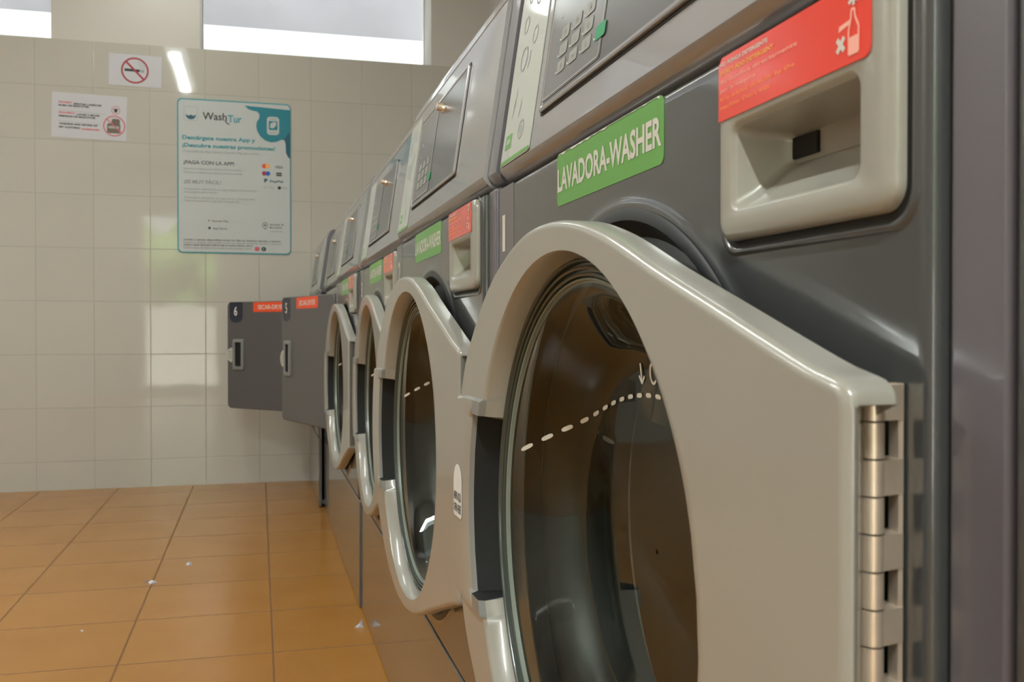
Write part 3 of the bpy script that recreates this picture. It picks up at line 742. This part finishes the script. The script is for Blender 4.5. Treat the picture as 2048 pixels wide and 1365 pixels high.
# ------------------------------------------------------------------ notices on the end wall
WF = Fr((0, YF, 0), (1, 0, 0), (0, 0, 1), (0, -1, 0))
# poster
def on(ax, az, sc=1): return Fr((ax, YF, az), (1, 0, 0), (0, 0, 1), (0, -1, 0))
px0, px1, pz0, pz1 = -.375, .153, 1.115, 1.853
PW, PH = px1-px0, pz1-pz0
pf = Fr((px0, YF, pz0), (1, 0, 0), (0, 0, 1), (0, -1, 0))
poster = empty('poster', (px0+PW/2, YF, pz0), 'tall white poster with teal corner and border on the tiled wall, reading WashTur', 'poster')
def at_poster(o): o.parent = poster; o.location = -Vector(poster.location); return o
mb = MB(); flat(mb, pf, rrect(0, PW, 0, PH, .022), .004, TEALT, .004); flat(mb, pf, rrect(.006, PW-.004, .006, PH-.006, .019), .0046, POSTERW, .0005)
at_poster(mb.build('poster_board'))
def X(u): return (u-100)/910*PW          # from a close look at the poster, 910 x 1250 units
def Z(v): return PH-(v-68)/1250*PH
mb = MB()
blob = [(635, 100), (1003, 118), (1003, 305), (990, 310), (965, 350), (930, 368), (895, 385), (850, 392), (800, 378), (760, 345), (735, 300), (728, 260), (735, 225), (752, 200), (755, 165), (735, 143), (700, 138), (665, 128), (648, 112)]
flat(mb, pf, [(X(u), Z(v)) for u, v in blob], .0052, TEAL)
flat(mb, pf, [(X(u), Z(v)) for u, v in [(1003, 300), (1005, 522), (985, 505), (970, 470), (968, 400), (958, 368), (935, 365), (965, 350), (985, 315)]], .0050, DTEAL)
flat(mb, pf, rrect(X(815), X(915), Z(330), Z(180), .016), .0056, POSTERW); flat(mb, pf, rrect(X(830), X(902), Z(290), Z(215), .006), .0060, TEAL)
flat(mb, pf, [(X(u), Z(v)) for u, v in [(840, 272), (845, 235), (870, 222), (892, 225), (890, 250), (870, 275)]], .0064, POSTERW)
text(mb, pf, 'WASHTUR', X(836), Z(204), X(896)-X(836), .006, .0060, TEAL); text(mb, pf, 'WASH APP', X(834), Z(316), X(898)-X(834), .006, .0060, TEAL)
# logo tile
o = rrect(X(155), X(260), Z(245), Z(132), .008); o.append(o[0]); stroke(mb, pf, o, .002, .0052, INKL)
cup = [(X(168), Z(195))] + [(X(208 - 40*math.cos(t)), Z(200 + 36*math.sin(t))) for t in [PI*i/12 for i in range(13)]] + [(X(248), Z(195)), (X(230), Z(208)), (X(208), Z(198)), (X(188), Z(208))]
flat(mb, pf, cup, .0054, DTEAL)
text(mb, pf, 'Wash', X(300), Z(232), X(492)-X(300), Z(172)-Z(232), .0054, INK, .012); stroke(mb, pf, [(X(478), Z(228)), (X(490), Z(250)), (X(512), Z(262))], .005, .0054, INK)
text(mb, pf, 'Tur', X(500), Z(245), X(612)-X(500), Z(185)-Z(245), .0054, TEALT, .02)
text(mb, pf, 'Descárgate nuestra App y', X(140), Z(398), X(720)-X(140), .019, .0054, TEALT, .03)
text(mb, pf, '¡Descubre nuestras promociones!', X(140), Z(460), X(880)-X(140), .019, .0054, TEALT, .03)
text(mb, pf, 'Disponible en App Store y Google Play para todos', X(145), Z(500), X(755)-X(145), .009, .0054, INKL, .02)
text(mb, pf, '¡PAGA CON LA APP!', X(150), Z(598), X(550)-X(150), .018, .0054, INKG, .04)
for v0, u1 in ((640, 610), (670, 615)): text(mb, pf, 'Selecciona tu máquina y paga desde el móvil sin monedas', X(150), Z(v0), X(u1)-X(150), .008, .0054, INKL, .02)
text(mb, pf, '¡ES MUY FÁCIL!', X(152), Z(755), X(445)-X(152), .018, .0054, INKL, .04)
for v0, u1 in ((805, 735), (830, 410), (875, 715), (900, 590)): text(mb, pf, 'Descarga la aplicación en App Store o Google Play', X(155), Z(v0), X(u1)-X(155), .008, .0054, INKL, .02)
# payment marks
flat(mb, pf, disc(X(793), Z(590), .011), .0052, ORED); flat(mb, pf, disc(X(822), Z(590), .011), .0054, YEL)
flat(mb, pf, disc(X(793), Z(650), .011), .0052, MAROON); flat(mb, pf, disc(X(822), Z(650), .011), .0054, BLUEP)
text(mb, pf, 'VISA', X(880), Z(606), X(948)-X(880), .014, .0054, INKG, .04)
stroke(mb, pf, [(X(890), Z(645)), (X(936), Z(645))], .007, .0054, INK); stroke(mb, pf, [(X(890), Z(662)), (X(936), Z(662))], .007, .0054, INK)
text(mb, pf, 'P', X(792), Z(725), X(820)-X(792), .019, .0054, DTEAL, .05); text(mb, pf, 'PayPal', X(840), Z(722), X(945)-X(840), .011, .0054, DTEAL, .03)
text(mb, pf, 'G Pay', X(780), Z(772), X(880)-X(780), .010, .0054, CREAMG, .02); flat(mb, pf, disc(X(916), Z(765), .008), .0054, INK); text(mb, pf, 'Pay', X(935), Z(772), X(985)-X(935), .010, .0054, INKL, .02)
# small captions (the square codes are left blank)
text(mb, pf, 'Google Play', X(372), Z(1062), X(505)-X(372), .010, .0054, INKG, .02); text(mb, pf, 'App Store', X(378), Z(1122), X(492)-X(378), .010, .0054, INKG, .02)
flat(mb, pf, disc(X(352), Z(1112), .006), .0054, INK); flat(mb, pf, [(X(342), Z(1060)), (X(342), Z(1042)), (X(358), Z(1051))], .0054, INKG)
pin = [(X(798 + 20*math.cos(t)), Z(1078 - 22*math.sin(t))) for t in [math.radians(a) for a in range(-30, 211, 20)]] + [(X(798), Z(1112))]; pin.append(pin[0]); stroke(mb, pf, pin, .003, .0054, INKG)
flat(mb, pf, disc(X(798), Z(1078), .004), .0054, INK)
text(mb, pf, 'Avinguda, 28', X(836), Z(1078), X(950)-X(836), .009, .0054, INKG, .02); text(mb, pf, 'Barcelona', X(836), Z(1102), X(938)-X(836), .009, .0054, INKG, .02); text(mb, pf, 'washtur.es', X(836), Z(1132), X(940)-X(836), .008, .0054, INKL, .02)
for v0, u1 in ((1216, 925), (1238, 930), (1258, 700), (1282, 690)): text(mb, pf, 'Lavado y secado disponibles todos los días en nuestras tiendas y centros', X(150), Z(v0), X(u1)-X(150), .009, .0054, INKG if v0 in (1216, 1258) else INKL, .03)
flat(mb, pf, rrect(X(714), X(752), Z(1292), Z(1258), .004), .0054, PINK); flat(mb, pf, disc(X(787), Z(1275), .011), .0054, NAVY); text(mb, pf, 'f', X(782), Z(1286), .005, .013, .0058, POSTERW, .03)
at_poster(mb.build('poster_print', smooth=False))
# no smoking sheet
def sheet(cx, cz, wdt, hgt, rot, c=.0015):
    r = Vector((math.cos(rot), 0, math.sin(rot))); u = Vector((-math.sin(rot), 0, math.cos(rot)))
    return Fr((0, 0, 0), r, u, (0, -1, 0))
def wall_sheet(name, cx, cz, w2, h2, rot, label, cat):
    e = empty(name, (cx, YF, cz), label, cat); fr = sheet(0, 0, 0, 0, rot)
    mb = MB(); flat(mb, fr, [(-w2, -h2), (w2, -h2), (w2, h2), (-w2, h2)], .0012, PAPER, .0011); p = mb.build('paper', e, smooth=False)
    return e, fr
e, fr = wall_sheet('no_smoking_sign', -.5605, 1.9700, .1165, .0745, math.radians(-1.0), 'small white no smoking sign with red crossed circle, high on the tiled wall', 'sign')
mb = MB(); annulus(mb, fr, -.002, 0, .0535, .0615, .0018, MAROON); stroke(mb, fr, [(-.042, .040), (.038, -.040)], .009, .0020, MAROON)
flat(mb, fr, [(-.048, -.005), (.020, -.006), (.020, .006), (-.048, .007)], .0016, INK); flat(mb, fr, [(.024, -.007), (.029, -.007), (.029, .006), (.024, .006)], .0016, INKG); flat(mb, fr, [(.033, -.008), (.038, -.008), (.038, .006), (.033, .006)], .0016, INKG)
for sx in (0, .012, .022): stroke(mb, fr, [(.026+sx*.6, .008), (.020+sx, .020), (.012+sx, .032), (.016+sx, .045)], .002, .0016, INKL)
mb.build('prohibition_symbol', e, smooth=False)
e, fr = wall_sheet('pet_notice', -.7620, 1.7420, .1625, .1040, math.radians(-1.2), 'white notice with red words and crossed pet picture, left of the tall poster', 'notice')
mb = MB()
def T(t, u0, v0, u1, m): # notice close-up units 150..1130 x 600..1260
    kx = .325/985; kz = .208/660
    text(mb, fr, t, (u0-640)*kx, (925-v0)*kz, (u1-u0)*kx, 26*kz, .0016, m, .05)
T('PROHIBIT', 235, 752, 410, PINK); T('RENTAR I ASSECAR', 430, 765, 800, INK); T('ROBA DE MASCOTES', 235, 798, 630, INK)
T('PROHIBIDO', 240, 905, 455, PINK); T('LAVAR Y SECAR', 475, 918, 775, INK); T('PRENDAS DE MASCOTAS', 240, 955, 715, INK)
T('WASHING AND DRYING OF', 245, 1068, 745, INK); T('PET CLOTHING', 245, 1118, 520, INK); T('FORBIDDEN', 540, 1130, 770, PINK)
kx = .325/985; kz = .208/660
for v0, u1 in ((855, 860), (1015, 775)): stroke(mb, fr, [((235-640)*kx, (925-v0)*kz), ((u1-640)*kx, (925-v0-20)*kz)], .0015, .0016, INKL)
cx, cz = (985-640)*kx, (925-805)*kz; annulus(mb, fr, cx, cz, .0165, .0195, .0016, PINK); flat(mb, fr, disc(cx, cz-.003, .007), .0016, INK)
for q in (-.008, -.003, .003, .008): flat(mb, fr, disc(cx+q, cz+.007-abs(q)*.4, .0028, 10), .0017, INK)
cx, cz = (968-640)*kx, (925-1040)*kz; annulus(mb, fr, cx, cz, .0435, .0485, .0022, PINK); 
flat(mb, fr, rrect(cx-.031, cx+.027, cz-.034, cz+.012, .008), .0016, BROWNP); flat(mb, fr, rrect(cx-.012, cx+.025, cz+.008, cz+.034, .010), .0017, BROWNP)
flat(mb, fr, rrect(cx-.026, cx+.022, cz-.012, cz+.000, .004), .0018, INKL); stroke(mb, fr, [(cx-.033, cz+.031), (cx+.033, cz-.031)], .005, .0021, PINK)
mb.build('notice_print', e, smooth=False)

# ------------------------------------------------------------------ lint and scraps on the floor
def scrap(name, x, y, s, m, label, grp=None):
    mb = MB(); n = 7; rnd = random.Random(int(x*1000+y*77))
    top = []; base = []
    for i in range(n):
        t = 2*PI*i/n; r = s*rnd.uniform(.4, 1.0); base.append((r*math.cos(t), r*.6*math.sin(t), .0004)); top.append((r*.7*math.cos(t), r*.4*math.sin(t), s*rnd.uniform(.2, .7)))
    mb.loft([base, top], m); mb.add(top, [tuple(range(n))], m)
    o = mb.build(name, smooth=False); o.location = (x, y, 0); tag(o, label, 'litter', grp); return o
scrap('lint_scrap', -.2136, 3.1995, .014, TRUNK, 'small pale fluff on the floor tiles, farthest scrap from the camera', 'lint on the floor')
scrap('lint_scrap', -.3046, 2.9926, .014, TRUNK, 'pale fluff lying on a floor joint, right one of the close pair', 'lint on the floor')
scrap('lint_scrap', -.3272, 3.0101, .009, LINTB, 'tiny tan crumb on the floor, left one of the close pair', 'lint on the floor')
scrap('lint_scrap', -.424, 2.555, .006, TRUNK, 'tiny white speck on the floor tiles at left', 'lint on the floor')
mb = MB()
for a, b, c in (((-.018, .004, 0), (.014, -.004, 0), (-.002, .0, .014)), ((-.004, -.004, .002), (.013, .006, .0), (.006, .0, .030)), ((-.006, .008, .0), (.010, .010, .004), (.001, .004, .020))):
    cth = Vector((0, .0015, 0)); mb.add([a, b, c, tuple(Vector(a)+cth), tuple(Vector(b)+cth), tuple(Vector(c)+cth)], [(0,1,2), (5,4,3), (0,1,4,3), (1,2,5,4), (2,0,3,5)], TRUNK)
o = mb.build('paper_scrap', smooth=False); o.scale = (.72, .72, .72); o.location = (.242, 2.411, .0004); tag(o, 'crumpled pale blue paper scrap on the floor against a washer plinth', 'litter')
